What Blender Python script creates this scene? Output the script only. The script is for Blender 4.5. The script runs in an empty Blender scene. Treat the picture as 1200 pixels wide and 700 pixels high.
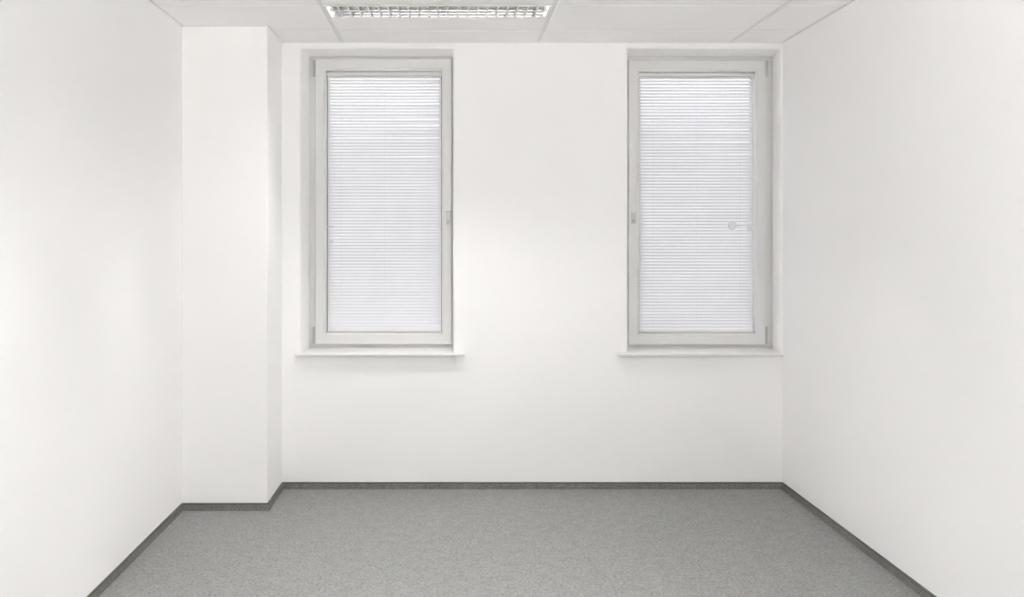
import bpy, bmesh, math, random
from mathutils import Vector
random.seed(4)
SC = bpy.context.scene
COL = SC.collection

# ---------------------------------------------------------------- camera numbers (metres; y runs from the camera to the window wall)
F, CX, CY, EYE = 1124.0, 530.0, 277.0, 1.528
def X(px, y): return (px - CX) * y / F
def Z(py, y): return EYE - (py - CY) * y / F
BACK, LEFT, RIGHT, REAR, H = 5.80, -1.508, 1.998, -3.20, 2.70
PIL_Y, PIL_X = 5.345, -1.030
TOPZ = 2.86

# ---------------------------------------------------------------- materials
def mat(name, col, rough=0.6, metal=0.0, spec=0.5, noise=None, bump=None):
    m = bpy.data.materials.new(name); m.use_nodes = True
    nt = m.node_tree; b = nt.nodes['Principled BSDF']
    b.inputs['Roughness'].default_value = rough
    b.inputs['Metallic'].default_value = metal
    b.inputs['Specular IOR Level'].default_value = spec
    b.inputs['Base Color'].default_value = (*col, 1)
    tc = nt.nodes.new('ShaderNodeTexCoord')
    if noise:
        sc, amp, det = noise
        n = nt.nodes.new('ShaderNodeTexNoise'); n.inputs['Scale'].default_value = sc; n.inputs['Detail'].default_value = det
        r = nt.nodes.new('ShaderNodeMapRange')
        r.inputs['From Min'].default_value = 0.3; r.inputs['From Max'].default_value = 0.7
        r.inputs['To Min'].default_value = 1 - amp; r.inputs['To Max'].default_value = 1 + amp
        mx = nt.nodes.new('ShaderNodeVectorMath'); mx.operation = 'SCALE'
        mx.inputs[0].default_value = col
        nt.links.new(tc.outputs['Object'], n.inputs['Vector'])
        nt.links.new(n.outputs['Fac'], r.inputs['Value'])
        nt.links.new(r.outputs['Result'], mx.inputs['Scale'])
        nt.links.new(mx.outputs['Vector'], b.inputs['Base Color'])
    if bump:
        sc, st, dist = bump
        n = nt.nodes.new('ShaderNodeTexNoise'); n.inputs['Scale'].default_value = sc; n.inputs['Detail'].default_value = 3
        bp = nt.nodes.new('ShaderNodeBump'); bp.inputs['Strength'].default_value = st; bp.inputs['Distance'].default_value = dist
        nt.links.new(tc.outputs['Object'], n.inputs['Vector'])
        nt.links.new(n.outputs['Fac'], bp.inputs['Height'])
        nt.links.new(bp.outputs['Normal'], b.inputs['Normal'])
    return m

def carpet_mat(name, dark, light):
    m = bpy.data.materials.new(name); m.use_nodes = True
    nt = m.node_tree; b = nt.nodes['Principled BSDF']
    b.inputs['Roughness'].default_value = 1.0; b.inputs['Specular IOR Level'].default_value = 0.1
    tc = nt.nodes.new('ShaderNodeTexCoord')
    def noise(s, d):
        n = nt.nodes.new('ShaderNodeTexNoise'); n.inputs['Scale'].default_value = s; n.inputs['Detail'].default_value = d
        nt.links.new(tc.outputs['Object'], n.inputs['Vector']); return n
    n1, n2 = noise(72, 3), noise(230, 1)
    ad = nt.nodes.new('ShaderNodeMath'); ad.operation = 'ADD'
    nt.links.new(n1.outputs['Fac'], ad.inputs[0]); nt.links.new(n2.outputs['Fac'], ad.inputs[1])
    hv = nt.nodes.new('ShaderNodeMath'); hv.operation = 'MULTIPLY'; hv.inputs[1].default_value = 0.5
    nt.links.new(ad.outputs[0], hv.inputs[0])
    r = nt.nodes.new('ShaderNodeValToRGB')
    r.color_ramp.elements[0].position = 0.36; r.color_ramp.elements[0].color = (*dark, 1)
    r.color_ramp.elements[1].position = 0.64; r.color_ramp.elements[1].color = (*light, 1)
    nt.links.new(hv.outputs[0], r.inputs['Fac'])
    n3 = noise(16, 2)
    mr = nt.nodes.new('ShaderNodeMapRange'); mr.inputs['From Min'].default_value = .35; mr.inputs['From Max'].default_value = .65
    mr.inputs['To Min'].default_value = .95; mr.inputs['To Max'].default_value = 1.05
    nt.links.new(n3.outputs['Fac'], mr.inputs['Value'])
    vs = nt.nodes.new('ShaderNodeVectorMath'); vs.operation = 'SCALE'
    nt.links.new(r.outputs['Color'], vs.inputs[0]); nt.links.new(mr.outputs['Result'], vs.inputs['Scale'])
    nt.links.new(vs.outputs['Vector'], b.inputs['Base Color'])
    bp = nt.nodes.new('ShaderNodeBump'); bp.inputs['Strength'].default_value = 0.35; bp.inputs['Distance'].default_value = 0.004
    nt.links.new(n2.outputs['Fac'], bp.inputs['Height']); nt.links.new(bp.outputs['Normal'], b.inputs['Normal'])
    return m

def pane_mat():
    m = bpy.data.materials.new('clear_glass'); m.use_nodes = True
    nt = m.node_tree; nt.nodes.clear()
    o = nt.nodes.new('ShaderNodeOutputMaterial')
    t = nt.nodes.new('ShaderNodeBsdfTransparent'); t.inputs['Color'].default_value = (0.95, 0.955, 0.95, 1)
    g = nt.nodes.new('ShaderNodeBsdfGlossy'); g.inputs['Roughness'].default_value = 0.02
    fr = nt.nodes.new('ShaderNodeFresnel'); fr.inputs['IOR'].default_value = 1.45
    mx = nt.nodes.new('ShaderNodeMixShader')
    nt.links.new(fr.outputs[0], mx.inputs[0]); nt.links.new(t.outputs[0], mx.inputs[1]); nt.links.new(g.outputs[0], mx.inputs[2])
    nt.links.new(mx.outputs[0], o.inputs[0])
    return m

def tube_mat(strength, col):
    m = bpy.data.materials.new('lit_fluorescent_tube'); m.use_nodes = True
    b = m.node_tree.nodes['Principled BSDF']
    b.inputs['Base Color'].default_value = (0.9, 0.9, 0.9, 1)
    b.inputs['Emission Color'].default_value = (*col, 1); b.inputs['Emission Strength'].default_value = strength
    return m

def slat_mat():
    m = mat('white_lacquered_aluminium', (0.78, 0.782, 0.802), 0.42, 0.0, 0.5, noise=(6, 0.012, 1))
    return m

M = {}
M.update(
    wall=mat('white_wall_paint', (0.965, 0.958, 0.955), 0.75, 0, 0.3, noise=(1.6, 0.006, 2), bump=(190, 0.05, 0.002)),
    tile=mat('mineral_fibre_tile', (0.975, 0.966, 0.962), 0.95, 0, 0.1, noise=(260, 0.02, 2), bump=(320, 0.12, 0.002)),
    bar=mat('white_steel_bar', (0.82, 0.815, 0.805), 0.5),
    pvc=mat('white_window_plastic', (0.75, 0.748, 0.737), 0.38, noise=(3, 0.006, 1)),
    gasket=mat('dark_gap_shade_rubber', (0.06, 0.06, 0.065), 0.7),
    metal=mat('satin_grey_metal', (0.5, 0.5, 0.49), 0.4, 0.2),
    handle=mat('pale_grey_handle_metal', (0.58, 0.58, 0.57), 0.4, 0.2),
    sill=mat('pale_cast_stone', (0.77, 0.757, 0.74), 0.42, 0, 0.4, noise=(22, 0.03, 4)),
    slat=slat_mat(),
    rail=mat('pale_blind_rail', (0.74, 0.73, 0.74), 0.4),
    cord=mat('white_cord', (0.86, 0.86, 0.88), 0.7),
    clear=mat('milky_grey_plastic', (0.80, 0.825, 0.84), 0.3),
    # carpets
    carpet=carpet_mat('speckled_grey_carpet', (0.182, 0.1815, 0.180), (0.348, 0.347, 0.345)),
    strip=carpet_mat('speckled_grey_carpet_strip', (0.13, 0.129, 0.121), (0.25, 0.247, 0.234)),
    profile=mat('dark_grey_skirting_profile', (0.075, 0.074, 0.068), 0.6),
    lampwhite=mat('white_lamp_enamel', (0.84, 0.83, 0.82), 0.4),
    mirror=mat('satin_lamp_aluminium', (0.64, 0.64, 0.63), 0.08, 1.0),
    tube=tube_mat(118.0, (1.0, 0.985, 0.97)),
    glass=pane_mat(),
    concrete=mat('bounce_concrete', (0.66, 0.65, 0.63), 0.9, noise=(1.5, 0.06, 4)),
    dirt=mat('grey_paving', (0.06, 0.062, 0.068), 0.9, noise=(0.8, 0.15, 4)),
)

_b = M['clear'].node_tree.nodes['Principled BSDF']
_b.inputs['Transmission Weight'].default_value = .6; _b.inputs['IOR'].default_value = 1.3; _b.inputs['Base Color'].default_value = (.88, .91, .92, 1)

# ---------------------------------------------------------------- mesh helpers
def box(bm, x0, x1, y0, y1, z0, z1):
    v = [bm.verts.new((x, y, z)) for x in (x0, x1) for y in (y0, y1) for z in (z0, z1)]
    for f in ((0, 1, 3, 2), (4, 6, 7, 5), (0, 4, 5, 1), (2, 3, 7, 6), (0, 2, 6, 4), (1, 5, 7, 3)):
        bm.faces.new([v[i] for i in f])
    return v

def loft(bm, rows, closed=True, caps=False):
    vs = [[bm.verts.new(p) for p in r] for r in rows]
    n = len(rows[0])
    for a, b in zip(vs, vs[1:]):
        for i in range(n if closed else n - 1):
            j = (i + 1) % n
            bm.faces.new((a[i], a[j], b[j], b[i]))
    if caps:
        bm.faces.new(list(reversed(vs[0]))); bm.faces.new(vs[-1])
    return vs

def tube_x(bm, x0, x1, y, z, r, n=12):
    loft(bm, [[(x, y + r * math.cos(2 * math.pi * k / n), z + r * math.sin(2 * math.pi * k / n)) for k in range(n)] for x in (x0, x1)], caps=True)

def tube_z(bm, x, y, z0, z1, r, n=12):
    loft(bm, [[(x + r * math.cos(2 * math.pi * k / n), y + r * math.sin(2 * math.pi * k / n), z) for k in range(n)] for z in (z0, z1)], caps=True)

def ring(bm, O, I, prof):
    """a mitred rectangular frame: O, I are (x0, x1, z0, z1); prof lists (t, y): t = 0 on the outer edge, 1 on the inner edge"""
    rows = []
    for t, y in prof:
        q = [O[k] + (I[k] - O[k]) * t for k in range(4)]
        rows.append([(q[0], y, q[2]), (q[1], y, q[2]), (q[1], y, q[3]), (q[0], y, q[3])])
    loft(bm, rows + [rows[0]], closed=True)
    bmesh.ops.remove_doubles(bm, verts=bm.verts, dist=1e-6)

def obj(name, bm, m, parent=None, bevel=None, seg=2, smooth=False):
    bmesh.ops.recalc_face_normals(bm, faces=bm.faces)
    me = bpy.data.meshes.new(name); bm.to_mesh(me); bm.free()
    me.materials.append(m)
    if smooth:
        for p in me.polygons: p.use_smooth = True
    o = bpy.data.objects.new(name, me); COL.objects.link(o)
    if parent is not None: o.parent = parent
    if bevel:
        b = o.modifiers.new('soft_edges', 'BEVEL'); b.width = bevel; b.segments = seg; b.limit_method = 'ANGLE'; b.angle_limit = math.radians(40)
        b.harden_normals = False
    return o

def tag(o, label, cat, kind=None, group=None):
    o['label'] = label; o['category'] = cat
    if kind: o['kind'] = kind
    if group: o['group'] = group
    return o

def empty(name, loc=(0, 0, 0)):
    o = bpy.data.objects.new(name, None); COL.objects.link(o); o.location = loc; o.empty_display_size = 0.1
    return o

def shift(bm, d):
    bmesh.ops.translate(bm, verts=bm.verts, vec=d)

# ---------------------------------------------------------------- room shell
bm = bmesh.new(); box(bm, LEFT - .2, RIGHT + .2, REAR - .2, BACK + .02, -.12, 0)
tag(obj('floor', bm, M['carpet']), 'speckled grey carpet floor of the empty room', 'floor', 'structure')

SW = (-2.7, 1.9, .80, 2.50)                                     # added out-of-view opening in the left wall, brightens the right wall
bm = bmesh.new()
for q in ((REAR - .2, SW[0], 0, TOPZ), (SW[1], BACK, 0, TOPZ), (SW[0], SW[1], 0, SW[2]), (SW[0], SW[1], SW[3], TOPZ)):
    box(bm, LEFT - .2, LEFT, q[0], q[1], q[2], q[3])
tag(obj('wall_left', bm, M['wall']), 'plain white wall on the left, beside the pillar', 'wall', 'structure')
bm = bmesh.new()
ring(bm, SW, (SW[0] + .06, SW[1] - .06, SW[2] + .06, SW[3] - .06), [(0, .08), (1, .08), (1, .14), (0, .14)])
for v in bm.verts: v.co = Vector((LEFT - v.co.y, v.co.x, v.co.z))
ws = obj('added_glazing_left', bm, M['pvc'], bevel=.004)
tag(ws, 'unseen long white-framed glazing added for daylight in the left wall beside the camera', 'window', 'structure')
for k in range(4):
    ya = SW[0] + (SW[1] - SW[0]) * k / 4; yb = SW[0] + (SW[1] - SW[0]) * (k + 1) / 4
    if k:
        bm = bmesh.new(); box(bm, LEFT - .14, LEFT - .08, ya - .03, ya + .03, SW[2] + .06, SW[3] - .06); obj('mullion', bm, M['pvc'], ws, bevel=.004)
    bm = bmesh.new(); box(bm, LEFT - .112, LEFT - .108, ya + (.03 if k else .06), yb - (.03 if k < 3 else .06), SW[2] + .06, SW[3] - .06); obj('glass_pane', bm, M['glass'], ws)
bm = bmesh.new(); box(bm, RIGHT, RIGHT + .2, REAR - .2, BACK, 0, TOPZ)
tag(obj('wall_right', bm, M['wall']), 'plain white wall on the right, beside the second window', 'wall', 'structure')
RW = (LEFT + .10, RIGHT - .10, .10, 2.60)                       # glazed opening added behind the camera for even daylight
bm = bmesh.new()
for q in ((LEFT, RW[0], 0, TOPZ), (RW[1], RIGHT, 0, TOPZ), (RW[0], RW[1], 0, RW[2]), (RW[0], RW[1], RW[3], TOPZ)):
    box(bm, q[0], q[1], REAR - .2, REAR, q[2], q[3])
tag(obj('wall_front', bm, M['wall']), 'white wall behind the camera around an added wide glazed opening', 'wall', 'structure')
bm = bmesh.new()
ring(bm, RW, (RW[0] + .06, RW[1] - .06, RW[2] + .06, RW[3] - .06), [(0, REAR - .14), (1, REAR - .14), (1, REAR - .08), (0, REAR - .08)])
wr = obj('added_glazing_rear', bm, M['pvc'], bevel=.004)
tag(wr, 'unseen wide white-framed glazing added for daylight in the wall behind the camera', 'window', 'structure')
for k in (1, 2):
    xm = RW[0] + (RW[1] - RW[0]) * k / 3
    bm = bmesh.new(); box(bm, xm - .03, xm + .03, REAR - .14, REAR - .08, RW[2] + .06, RW[3] - .06); obj('mullion', bm, M['pvc'], wr, bevel=.004)
for k in range(3):
    xa = RW[0] + (RW[1] - RW[0]) * k / 3 + (.06 if k == 0 else .03); xb = RW[0] + (RW[1] - RW[0]) * (k + 1) / 3 - (.06 if k == 2 else .03)
    bm = bmesh.new(); box(bm, xa, xb, REAR - .112, REAR - .108, RW[2] + .06, RW[3] - .06); obj('glass_pane', bm, M['glass'], wr)
bm = bmesh.new(); box(bm, LEFT, PIL_X, PIL_Y, BACK, 0, TOPZ)
tag(obj('pillar', bm, M['wall'], bevel=.004), 'white square pillar in the left corner beside the first window', 'pillar', 'structure')

# window wall: front skin with splayed window holes, then a wider rebate that holds the frames
FRAME_Y = 6.062
SASH_Y = 6.040
def hole(l_f, r_f, l_b, r_b):
    """front-edge and frame-plane pixel columns of one opening"""
    return dict(front=(X(l_f, BACK), X(r_f, BACK)), back=(X(l_b, FRAME_Y), X(r_b, FRAME_Y)))
h1 = hole(352.5, 531.0, 363.0, 531.0); h1['back'] = (h1['back'][0], h1['front'][1])
h2 = hole(735.5, 914.0, 735.5, 904.8); h2['back'] = (h2['front'][0], h2['back'][1])
ZT_F, ZT_B = Z(57.2, BACK), Z(67.0, FRAME_Y)
SILL_T = Z(414.6, 5.757); SILL_B = SILL_T - .018
bm = bmesh.new()
OUT = 6.20
xs_f = [LEFT - .2, h1['front'][0], h1['front'][1], h2['front'][0], h2['front'][1], RIGHT + .2]
xs_b = [LEFT - .2, h1['back'][0], h1['back'][1], h2['back'][0], h2['back'][1], RIGHT + .2]
zs_f = [-.12, SILL_B, ZT_F, TOPZ]
zs_b = [-.12, SILL_B, ZT_B, TOPZ]
F_ = [[bm.verts.new((x, BACK, z)) for z in zs_f] for x in xs_f]
B_ = [[bm.verts.new((x, FRAME_Y, z)) for z in zs_b] for x in xs_b]
for i in range(5):
    for j in range(3):
        if j == 1 and i in (1, 3): continue
        bm.faces.new((F_[i][j], F_[i + 1][j], F_[i + 1][j + 1], F_[i][j + 1]))
        bm.faces.new((B_[i][j], B_[i][j + 1], B_[i + 1][j + 1], B_[i + 1][j]))
for i in (1, 3):
    a = [F_[i][1], F_[i + 1][1], F_[i + 1][2], F_[i][2]]; b = [B_[i][1], B_[i + 1][1], B_[i + 1][2], B_[i][2]]
    for k in range(4):
        bm.faces.new((a[k], a[(k + 1) % 4], b[(k + 1) % 4], b[k]))
def rim(G):
    n, m = len(G), len(G[0])
    return [G[i][0] for i in range(n)] + [G[n - 1][j] for j in range(1, m)] + [G[i][m - 1] for i in range(n - 2, -1, -1)] + [G[0][j] for j in range(m - 2, 0, -1)]
ra, rb = rim(F_), rim(B_)
for k in range(len(ra)):
    bm.faces.new((ra[k], ra[(k + 1) % len(ra)], rb[(k + 1) % len(ra)], rb[k]))
wb = obj('wall_back', bm, M['wall'], bevel=.014, seg=4)
tag(wb, 'white far wall holding the two windows', 'wall', 'structure')
# masonry ring around the frames behind the plaster
EXT = .06
bm = bmesh.new()
Ax0, Ax1 = h1['back'][0] - EXT, h1['back'][1] + EXT
Bx0, Bx1 = h2['back'][0] - EXT, h2['back'][1] + EXT
zb0, zb1 = SILL_B - .04, ZT_B + EXT
for q in ((LEFT - .2, Ax0, -.12, TOPZ), (Ax1, Bx0, -.12, TOPZ), (Bx1, RIGHT + .2, -.12, TOPZ),
          (Ax0, Ax1, -.12, zb0), (Ax0, Ax1, zb1, TOPZ), (Bx0, Bx1, -.12, zb0), (Bx0, Bx1, zb1, TOPZ)):
    box(bm, q[0], q[1], FRAME_Y, OUT, q[2], q[3])
obj('outer_masonry', bm, M['wall'], wb)

# ---------------------------------------------------------------- ceiling
XL = [-.667, .520, 1.683]
YR = [BACK]; y = 5.455
while y > REAR: YR.append(y); y -= .60
YR.append(REAR)
LAMP_ROWS = (4.855, 3.655, 2.455, 1.255, .055, -1.145)  # only the first is in view; the others are added room light
G = .011                                       # half the visible bar
def tile_pillar(bm, x1, y0, y1):
    e = .006
    def outline(i, z):
        return [(LEFT + i, y0 + i, z), (x1 - i, y0 + i, z), (x1 - i, y1 - i, z), (PIL_X + i, y1 - i, z), (PIL_X + i, PIL_Y - i, z), (LEFT + i, PIL_Y - i, z)]
    loft(bm, [outline(G, H + .012), outline(G, H + .004), outline(G + e, H - .001)], caps=True)
def tile(bm, x0, x1, y0, y1):
    z0 = H
    e = .006
    rows = [[(x0 + G, y0 + G, z0 + .012), (x1 - G, y0 + G, z0 + .012), (x1 - G, y1 - G, z0 + .012), (x0 + G, y1 - G, z0 + .012)],
            [(x0 + G, y0 + G, z0 + .004), (x1 - G, y0 + G, z0 + .004), (x1 - G, y1 - G, z0 + .004), (x0 + G, y1 - G, z0 + .004)],
            [(x0 + G + e, y0 + G + e, z0 - .001), (x1 - G - e, y0 + G + e, z0 - .001), (x1 - G - e, y1 - G - e, z0 - .001), (x0 + G + e, y1 - G - e, z0 - .001)]]
    loft(bm, rows, caps=True)
bm = bmesh.new()
bays = [(LEFT, XL[0]), (XL[0], XL[1]), (XL[1], XL[2]), (XL[2], RIGHT)]
lamp_cells = []
for k in range(len(YR) - 1):
    y1, y0 = YR[k], YR[k + 1]
    for n, (x0, x1) in enumerate(bays):
        if n == 1 and any(abs(y0 - L) < .01 for L in LAMP_ROWS):
            tile(bm, x0, x1, y0 + .30, y1); lamp_cells.append((x0, x1, y0, y0 + .30)); continue
        if n == 0 and y1 > PIL_Y:
            if y0 < PIL_Y: tile_pillar(bm, x1, y0, y1)
            else: tile(bm, PIL_X, x1, y0, y1)
            continue
        tile(bm, x0, x1, y0, y1)
ceil = obj('ceiling', bm, M['tile'])
tag(ceil, 'suspended white panel ceiling with fine grid bars', 'ceiling', 'structure')
bm = bmesh.new(); box(bm, LEFT, RIGHT, REAR, BACK, TOPZ, TOPZ + .1); obj('light_block_slab', bm, M['tile'], ceil)  # unseen slab added to keep sky light from leaking in
def bar(x0, x1, y0, y1, name='grid_bar'):
    bm = bmesh.new(); box(bm, x0, x1, y0, y1, H + .003, H + .03); obj(name, bm, M['bar'], ceil)
for x in XL: bar(x - G, x + G, REAR, BACK)
for y in YR[1:-1]:
    for n, (x0, x1) in enumerate(bays): bar(x0 + (G if n else 0), x1 - (G if n < 3 else 0), y - G, y + G)
for x0, x1, y0, y1 in lamp_cells: bar(x0 + G, x1 - G, y1 - G, y1 + G)
# edge angles along the walls
def angle(x0, x1, y0, y1):
    bm = bmesh.new(); box(bm, x0, x1, y0, y1, H - .002, H + .012); obj('edge_angle', bm, M['bar'], ceil)
angle(LEFT, LEFT + .014, REAR, PIL_Y); angle(RIGHT - .014, RIGHT, REAR, BACK)
angle(PIL_X, RIGHT - .014, BACK - .014, BACK); angle(LEFT, PIL_X + .014, PIL_Y - .014, PIL_Y)
angle(PIL_X, PIL_X + .014, PIL_Y, BACK)

# ---------------------------------------------------------------- louvred ceiling lights
def make_lamp(tube):
    w, d = 1.187 - 2 * G - .004, .30 - 2 * G - .004
    root = empty('ceiling_light', (0, 0, H))
    x0, x1, y0, y1 = -w / 2, w / 2, -d / 2, d / 2
    bm = bmesh.new()                                               # body: an open box with a turned-in rim
    rows = []
    for ins, z in ((0, .138), (0, -.003), (.012, -.003), (.014, .004), (.014, .134)):
        rows.append([(x0 + ins, y0 + ins, z), (x1 - ins, y0 + ins, z), (x1 - ins, y1 - ins, z), (x0 + ins, y1 - ins, z)])
    loft(bm, rows, caps=True)
    obj('housing', bm, M['lampwhite'], root)
    ins = .016
    tx0, tx1 = x0 + ins, x1 - ins
    for s in (-1, 1):
        yc = s * (d / 4 - ins / 4); half = d / 4 - ins / 2 - .006
        bm = bmesh.new()                                           # parabolic side reflectors of one trough
        for q in (-1, 1):
            pts = []
            for k in range(7):
                t = k / 6
                pts.append((yc + q * (half - .034 * t ** 2), .002 + .088 * t))
            back = [(p[0] + q * .0012, p[1]) for p in reversed(pts)]
            loft(bm, [[(x, a, b) for a, b in pts + back] for x in (tx0, tx1)], caps=True)
        obj('reflector', bm, M['mirror'], root, smooth=False)
        bm = bmesh.new()                                           # cross blades, V-shaped
        n = 21
        for k in range(1, n + 1):
            x = tx0 + (tx1 - tx0) * k / (n + 1)
            hb = half - .002
            lo = [(x - .0045, .002), (x + .0045, .002), (x + .0008, .030), (x - .0008, .030)]
            loft(bm, [[(a, yc - hb, b) for a, b in lo],
                      [(a, yc + hb, b) for a, b in lo]], caps=True)
        obj('louvre', bm, M['mirror'], root)
        bm = bmesh.new(); tube_x(bm, tx0 + .03, tx1 - .03, yc, .100, .013, 14)
        tb = obj('fluorescent_tube', bm, tube, root, smooth=False)
        for a, b in ((tx0 + .002, tx0 + .03), (tx1 - .03, tx1 - .002)):
            bm = bmesh.new(); box(bm, a, b, yc - .016, yc + .016, .084, .130); obj('tube_socket', bm, M['lampwhite'], root, bevel=.002)
    bm = bmesh.new(); box(bm, tx0, tx1, -.004, .004, .001, .09)
    obj('spine', bm, M['lampwhite'], root)
    return root
labels = ['white louvred twin-tube light set into the panel ceiling before the far wall',
          'unseen second louvred twin-tube ceiling light counted from the far wall',
          'added unseen third louvred twin-tube ceiling light counted from the far wall',
          'added unseen fourth louvred twin-tube ceiling light counted from the far wall',
          'added unseen louvred twin-tube ceiling light right above the camera',
          'added unseen louvred twin-tube ceiling light nearest the added glazing behind the camera']
for k, (x0, x1, y0, y1) in enumerate(sorted(lamp_cells, key=lambda c: -c[2])):
    lamp = make_lamp(M['tube']); lamp.location = ((x0 + x1) / 2, (y0 + y1) / 2, H)
    tag(lamp, labels[k], 'ceiling light', group='louvred ceiling lights')

# ---------------------------------------------------------------- windows
GL_Y = 6.112
SASH_PX = {}
def make_window(idx, name, hl, blind, sash, hinge_side, handle_px, sill_px, label):
    """blind = recess pixel box (l, r, t, b); sash = sash outline pixel box; all at the sash face"""
    root = tag(empty(name, ((hl['back'][0] + hl['back'][1]) / 2, FRAME_Y, SILL_T)), label, 'window', 'structure')
    loc = root.location
    def put(nm, bm, m, par=None, **k):
        off = Vector(loc) if par is None else Vector(loc)
        shift(bm, -off); return obj(nm, bm, m, par or root, **k)
    bx = (hl['back'][0] - .03, hl['back'][1] + .03, SILL_T - .02, ZT_B + .03)
    S = (X(sash[0], SASH_Y), X(sash[1], SASH_Y), Z(sash[3], SASH_Y), Z(sash[2], SASH_Y))
    R = (X(blind[0], SASH_Y), X(blind[1], SASH_Y), Z(blind[3], SASH_Y), Z(blind[2], SASH_Y))
    # fixed frame
    bm = bmesh.new()
    fi = (S[0] + .018, S[1] - .018, S[2] + .018, S[3] - .018)
    ring(bm, bx, fi, [(0, FRAME_Y + .003), (.93, FRAME_Y + .003), (1, FRAME_Y + .007), (1, 6.14), (0, 6.14)])
    put('frame', bm, M['pvc'])
    # sash: overlaps the frame, stepped profile down to the glazing bead
    bm = bmesh.new()
    ring(bm, S, R, [(0, FRAME_Y + .001), (0, SASH_Y + .005), (.045, SASH_Y), (.80, SASH_Y), (.86, SASH_Y + .0035), (.95, SASH_Y + .006), (1, SASH_Y + .010), (1, GL_Y - .006), (1, GL_Y + .02), (.35, GL_Y + .02), (.30, FRAME_Y + .001)])
    sh = put('sash', bm, M['pvc'])
    bm = bmesh.new()
    Gk = (R[0] + .016, R[1] - .016, R[2] + .014, R[3] - .014)  # dark ring added so the gap beside the blind looks shaded
    ring(bm, R, Gk, [(0, GL_Y - .004), (1, GL_Y - .002), (1, GL_Y + .002), (0, GL_Y + .002)])
    put('gasket', bm, M['gasket'], sh)
    bm = bmesh.new(); box(bm, R[0], R[1], GL_Y + .003, GL_Y + .007, R[2], R[3])
    put('glass_pane', bm, M['glass'], sh)
    # hinges on the outer side
    sgn = -1 if hinge_side == 'left' else 1
    ex = S[0] if sgn < 0 else S[1]
    for (p0, p1) in ((383.5, 403.0), (70.5, 89.5)):
        bm = bmesh.new()
        hx = ex + sgn * .009
        tube_z(bm, hx, SASH_Y + .010, Z(p1, SASH_Y), Z(p0, SASH_Y), .0085, 12)
        tube_z(bm, hx, SASH_Y + .010, Z(p1, SASH_Y) - .003, Z(p1, SASH_Y), .0045, 12)
        tube_z(bm, hx, SASH_Y + .010, Z(p0, SASH_Y), Z(p0, SASH_Y) + .003, .0045, 12)
        hg = put('hinge', bm, M['metal'], sh); hg['label'] = 'grey metal hinge cover'
    # handle: narrow backplate with rounded ends, neck and short lever boss
    hy = SASH_Y
    x0, x1, z0, z1 = X(handle_px[0], hy), X(handle_px[1], hy), Z(handle_px[3], hy), Z(handle_px[2], hy)
    bm = bmesh.new(); box(bm, x0, x1, hy - .010, hy + .0005, z0, z1)
    xc, zc = (x0 + x1) / 2, (z0 + z1) / 2
    hd = put('handle', bm, M['handle'], sh, bevel=.004, seg=3); hd['label'] = 'pale grey window handle plate'
    # neck and lever hanging straight down over the backplate
    bm = bmesh.new()
    n = 14
    loft(bm, [[(xc + r * math.cos(2 * math.pi * k / n), yy, z0 + .020 + r * math.sin(2 * math.pi * k / n)) for k in range(n)]
              for r, yy in ((.0085, hy - .009), (.0075, hy - .018), (.0078, hy - .026), (.006, hy - .029))], caps=True)
    shift(bm, -Vector(loc)); nk = obj('handle_neck', bm, M['metal'], sh, smooth=False)
    # sill: in-hole trapezoid plus the nose with its two ears
    f0, f1 = X(sill_px[0], 5.757), X(sill_px[1], 5.757)
    bm = bmesh.new()
    yb = SASH_Y + .021
    t = (yb - BACK) / (FRAME_Y - BACK)
    a0 = hl['front'][0] + .001; a1 = hl['front'][1] - .001
    b0 = hl['front'][0] + (hl['back'][0] - hl['front'][0]) * t + .001; b1 = hl['front'][1] + (hl['back'][1] - hl['front'][1]) * t - .001
    yw = BACK - .001
    plan = [(f0, 5.757), (f1, 5.757), (f1, yw), (a1, yw), (b1, yb), (b0, yb), (a0, yw), (f0, yw)]
    loft(bm, [[(x, y, z) for x, y in plan] for z in (SILL_B + .001, SILL_T)], caps=True)
    put('window_sill', bm, M['sill'], bevel=.007, seg=4)
    # apron piece under the sash foot (bottom seal)
    bm = bmesh.new(); box(bm, b0 + .002, b1 - .002, SASH_Y + .012, yb + .002, SILL_T, SILL_T + .010)
    sl = put('bottom_seal', bm, M['rail'])
    return dict(R=R, S=S)

w1 = make_window(1, 'window_1', h1, (381.8, 517.6, 83.0, 390.2), (369.3, 529.2, 68.6, 404.0), 'left', (523.0, 528.0, 247.0, 262.8), (345.5, 545.0),
                 'white-framed window on the left, hinged beside the pillar')
w2 = make_window(2, 'window_2', h2, (749.2, 885.6, 84.0, 391.0), (736.5, 897.2, 70.0, 404.4), 'right', (739.6, 745.0, 249.0, 262.0), (724.5, 918.6),
                 'white-framed window on the right, hinged beside the right wall')

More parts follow.
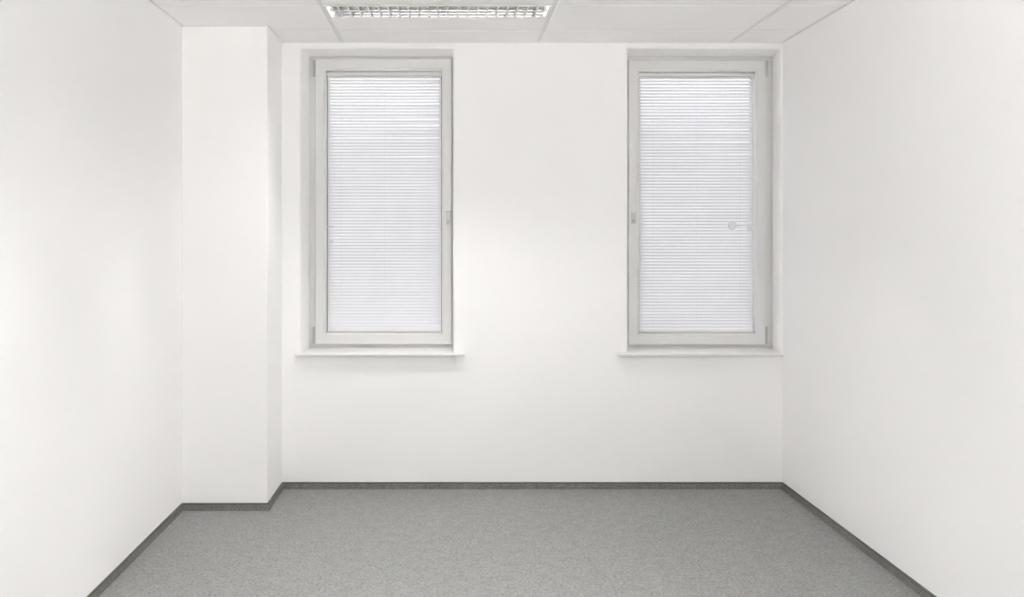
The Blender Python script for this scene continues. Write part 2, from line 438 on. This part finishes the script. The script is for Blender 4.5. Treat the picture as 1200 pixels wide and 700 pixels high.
# ---------------------------------------------------------------- venetian blinds inside the sash recess
BY = 6.076
PITCH, SLW, TILT = .0197, .0250, math.radians(56)
def make_blind(R, slat_px, wand_side, label, lever):
    root = tag(empty('venetian_blind', ((R[0] + R[1]) / 2, BY, R[2])), label, 'blind', group='venetian blinds in the windows')
    loc = Vector(root.location)
    def put(nm, bm, m, par=None, **k):
        shift(bm, -loc); return obj(nm, bm, m, par or root, **k)
    x0, x1 = X(slat_px[0], BY), X(slat_px[1], BY)
    top, bot = R[3], R[2]
    # headrail, a U profile fixed to the top of the recess
    hz = top - .004
    bm = bmesh.new()
    loft(bm, [[(x, y, z) for y, z in ((BY - .012, hz), (BY + .012, hz), (BY + .012, hz - .019), (BY + .009, hz - .021), (BY - .009, hz - .021), (BY - .012, hz - .019))] for x in (x0 - .002, x1 + .002)], caps=True)
    hr = put('headrail', bm, M['rail'])
    for xx in (x0 + .06, x1 - .06):
        bm = bmesh.new(); box(bm, xx - .009, xx + .009, BY - .0135, BY + .011, hz, top + .0005); put('mounting_bracket', bm, M['metal'], hr)
    # bottom rail
    rz = bot + .002
    bm = bmesh.new()
    n = 12
    prof = [(BY - .011, rz + .002), (BY - .009, rz), (BY + .009, rz), (BY + .011, rz + .002), (BY + .011, rz + .009), (BY + .008, rz + .012), (BY - .008, rz + .012), (BY - .011, rz + .009)]
    loft(bm, [[(x, y, z) for y, z in prof] for x in (x0, x1)], caps=True)
    put('bottom_rail', bm, M['rail'])
    # slats: curved strips, room edge low
    bm = bmesh.new()
    z_hi, z_lo = hz - .021 - .010, rz + .012 + .010
    cnt = int(round((z_hi - z_lo) / PITCH)) + 1
    pit = (z_hi - z_lo) / (cnt - 1)
    th = .0004
    for k in range(cnt):
        zc = z_lo + k * pit
        tilt = TILT + random.uniform(-.012, .012)
        c, s = math.cos(tilt), math.sin(tilt)
        up, dn = [], []
        for i in range(6):
            u = (i / 5 - .5)
            crown = .0018 * (1 - (2 * u) ** 2)
            yy = u * SLW
            for L, e in ((up, th / 2), (dn, -th / 2)):
                v = crown + e
                L.append((BY + yy * c - v * s, zc + yy * s + v * c))
        pts = up + dn[::-1]
        dz = random.uniform(-.0004, .0004)
        loft(bm, [[(x0, y, z) for y, z in pts], [(x1, y, z + dz) for y, z in pts]], caps=True)
    put('slats', bm, M['slat'])
    # ladder cords, front and back of the slats
    for xx in (x0 + .085, (x0 + x1) / 2, x1 - .085):
        bm = bmesh.new()
        for yy in (BY - .0085, BY + .0085): tube_z(bm, xx, yy, rz + .012, hz - .021, .0005, 6)
        put('ladder_cord', bm, M['cord'])
    # tensioned guide wire and little clip on the sash beside the mid-height
    gx = x1 - .006 if wand_side == 'right' else x0 + .006
    for g in (x0 + .006, x1 - .006):
        bm = bmesh.new(); tube_z(bm, g, BY - .0125, rz + .004, hz - .018, .0009 if g != gx else .0016, 8); put('guide_wire', bm, M['cord'])
    return root, x0, x1, put

b1, p0, p1, putb = make_blind(w1['R'], (384.0, 517.2), 'right', 'closed white venetian blind in the left window, beside the pillar', False)
bm = bmesh.new(); zc = Z(282.5, BY); box(bm, X(388.2, BY), X(391.2, BY), BY - .022, BY - .012, zc - .010, zc + .010)
c1 = putb('cord_clip', bm, M['cord'], bevel=.002)
bm = bmesh.new(); zc = Z(265.5, BY); box(bm, X(383.8, BY), X(391.5, BY), BY - .019, BY - .012, zc - .0045, zc + .0045)
putb('wire_holder', bm, M['cord'], bevel=.0015)

b2, p0, p1, putb = make_blind(w2['R'], (748.9, 882.2), 'left', 'closed white venetian blind in the right window, beside the right wall', True)
bm = bmesh.new(); zc = Z(267.5, BY); box(bm, X(874.5, BY), X(882.0, BY), BY - .024, BY - .012, zc - .017, zc + .017)
putb('wire_holder', bm, M['cord'], bevel=.003)
bm = bmesh.new()                                                    # tilt lever: thin arm with a rounded pad
za = Z(264.0, BY)
tube_x(bm, X(860, BY), X(876, BY), BY - .018, za, .0035, 10)
lv = putb('tilt_lever', bm, M['clear'])
bm = bmesh.new(); n = 20
loft(bm, [[(X(857.3, BY) + rx * math.cos(2 * math.pi * k / n), yy, za + rz_ * math.sin(2 * math.pi * k / n)) for k in range(n)]
          for rx, rz_, yy in ((.022, .026, BY - .014), (.026, .030, BY - .016), (.026, .030, BY - .021), (.022, .026, BY - .023))], caps=True)
putb('lever_pad', bm, M['clear'], lv)

# ---------------------------------------------------------------- skirting: dark profile with an inset carpet strip
BH, BT = .041, .011
def skirting(name, pts, label):
    """pts: floor polyline along the wall, room on the right-hand side; built as one bevel-mitred band"""
    def off(d):
        res = []
        n = len(pts)
        for i, p in enumerate(pts):
            dirs = []
            if i > 0: dirs.append((Vector(p) - Vector(pts[i - 1])).normalized())
            if i < n - 1: dirs.append((Vector(pts[i + 1]) - Vector(p)).normalized())
            nr = [Vector((q.y, -q.x)) for q in dirs]
            if len(nr) == 1: v = nr[0] * d
            else:
                b = (nr[0] + nr[1]).normalized(); v = b * (d / max(.2, b.dot(nr[0])))
            res.append(Vector(p) + v)
        return res
    def band(prof):
        bm = bmesh.new()
        offs = {d: off(d) for d, _ in prof}
        loft(bm, [[(offs[d][i].x, offs[d][i].y, z) for d, z in prof] for i in range(len(pts))], caps=True)
        return bm
    o = obj(name, band([(.0, 0), (BT - .003, 0), (BT - .003, BH - .008), (BT, BH - .006), (BT, BH - .002), (BT - .003, BH), (.0, BH)]), M['profile'])
    tag(o, label, 'skirting', 'structure')
    obj('carpet_strip', band([(BT - .003, 0), (BT, 0), (BT, BH - .0065), (BT - .003, BH - .0065)]), M['strip'], o)
skirting('baseboard_left', [(LEFT, REAR), (LEFT, PIL_Y)], 'low grey carpet skirting along the left wall')
skirting('baseboard_back', [(LEFT + BT, PIL_Y), (PIL_X, PIL_Y), (PIL_X, BACK), (RIGHT - BT, BACK)], 'low grey carpet skirting around the pillar and under the windows')
skirting('baseboard_right', [(RIGHT, BACK), (RIGHT, REAR)], 'low grey carpet skirting along the right wall')

# ---------------------------------------------------------------- outside
bm = bmesh.new(); box(bm, -80, 80, 6.6, 90, -3.4, -3.2)
tag(obj('ground', bm, M['dirt']), 'grey paved ground outside far below the windows', 'ground', 'structure')

bm = bmesh.new(); box(bm, -40, 40, -60, REAR - .22, -.25, -.10); box(bm, -40, LEFT - .22, REAR - .22, 5.0, -.25, -.10)  # pale slab added outside to bounce light up to the ceiling
tag(obj('bounce_terrace', bm, M['concrete']), 'added pale concrete terrace outside the glazing beside and behind the camera', 'bounce_terrace', 'structure')

w = bpy.data.worlds.new('overcast_sky'); SC.world = w; w.use_nodes = True
nt = w.node_tree; bg = nt.nodes['Background']
tc = nt.nodes.new('ShaderNodeTexCoord'); sp = nt.nodes.new('ShaderNodeSeparateXYZ')
mr = nt.nodes.new('ShaderNodeMapRange'); mr.inputs['From Min'].default_value = -.05; mr.inputs['From Max'].default_value = .6
rp = nt.nodes.new('ShaderNodeValToRGB')
rp.color_ramp.elements[0].color = (.94, .955, 1, 1); rp.color_ramp.elements[1].color = (1, .975, .985, 1)
nt.links.new(tc.outputs['Generated'], sp.inputs[0]); nt.links.new(sp.outputs['Z'], mr.inputs['Value'])
nt.links.new(mr.outputs['Result'], rp.inputs['Fac']); nt.links.new(rp.outputs['Color'], bg.inputs['Color'])
# sky shaped for light balance: dimmer behind the camera, brighter beyond the far windows
sm = nt.nodes.new('ShaderNodeMapRange'); sm.interpolation_type = 'SMOOTHSTEP'
sm.inputs['From Min'].default_value = -.35; sm.inputs['From Max'].default_value = .25
sm.inputs['To Min'].default_value = 2.5; sm.inputs['To Max'].default_value = 4.2
nt.links.new(sp.outputs['Y'], sm.inputs['Value']); nt.links.new(sm.outputs['Result'], bg.inputs['Strength'])

sl = bpy.data.lights.new('sun', 'SUN'); sl.energy = 60; sl.angle = math.radians(3); sl.color = (1, .995, .99)  # sun added so light bounces in from outside and the rear floor
so = bpy.data.objects.new('sun', sl); COL.objects.link(so); so.rotation_euler = (math.radians(4), math.radians(-32), 0); so.location = (-8, -12, 12)

def portal(x0, x1, z0, z1, y, into):
    L = bpy.data.lights.new('window_daylight', 'AREA'); L.shape = 'RECTANGLE'; L.size = x1 - x0; L.size_y = z1 - z0
    L.cycles.is_portal = True
    o = bpy.data.objects.new('window_daylight', L); COL.objects.link(o)
    o.location = ((x0 + x1) / 2, y, (z0 + z1) / 2); o.rotation_euler = (math.radians(90 if into > 0 else -90), 0, 0)
portal(*RW, REAR - .16, 1)  # this portal and the next sit in the added glazing
L = bpy.data.lights.new('window_daylight', 'AREA'); L.shape = 'RECTANGLE'; L.size = SW[3] - SW[2]; L.size_y = SW[1] - SW[0]; L.cycles.is_portal = True
o = bpy.data.objects.new('window_daylight', L); COL.objects.link(o); o.location = (LEFT - .16, (SW[0] + SW[1]) / 2, (SW[2] + SW[3]) / 2); o.rotation_euler = (0, math.radians(-90), 0)
for w_ in (w1, w2): portal(*w_['R'], GL_Y + .03, -1)

# ---------------------------------------------------------------- camera and view
cam = bpy.data.cameras.new('camera'); co = bpy.data.objects.new('camera', cam); COL.objects.link(co)
co.location = (0, 0, EYE); co.rotation_euler = (math.radians(90), 0, 0)
cam.sensor_width = 36; cam.lens = F / 1200 * 36
cam.shift_x = (600 - CX) / 1200; cam.shift_y = (CY - 350) / 1200
cam.clip_start = .05
SC.camera = co
SC.view_settings.view_transform = 'Standard'; SC.view_settings.look = 'None'
SC.view_settings.gamma = 1; SC.view_settings.use_curve_mapping = False
SC.view_settings.exposure = 0.43
SC.cycles.use_denoising = True
SC.cycles.max_bounces = 18; SC.cycles.diffuse_bounces = 14; SC.cycles.glossy_bounces = 4; SC.cycles.transparent_max_bounces = 12
SC.cycles.sample_clamp_indirect = 6
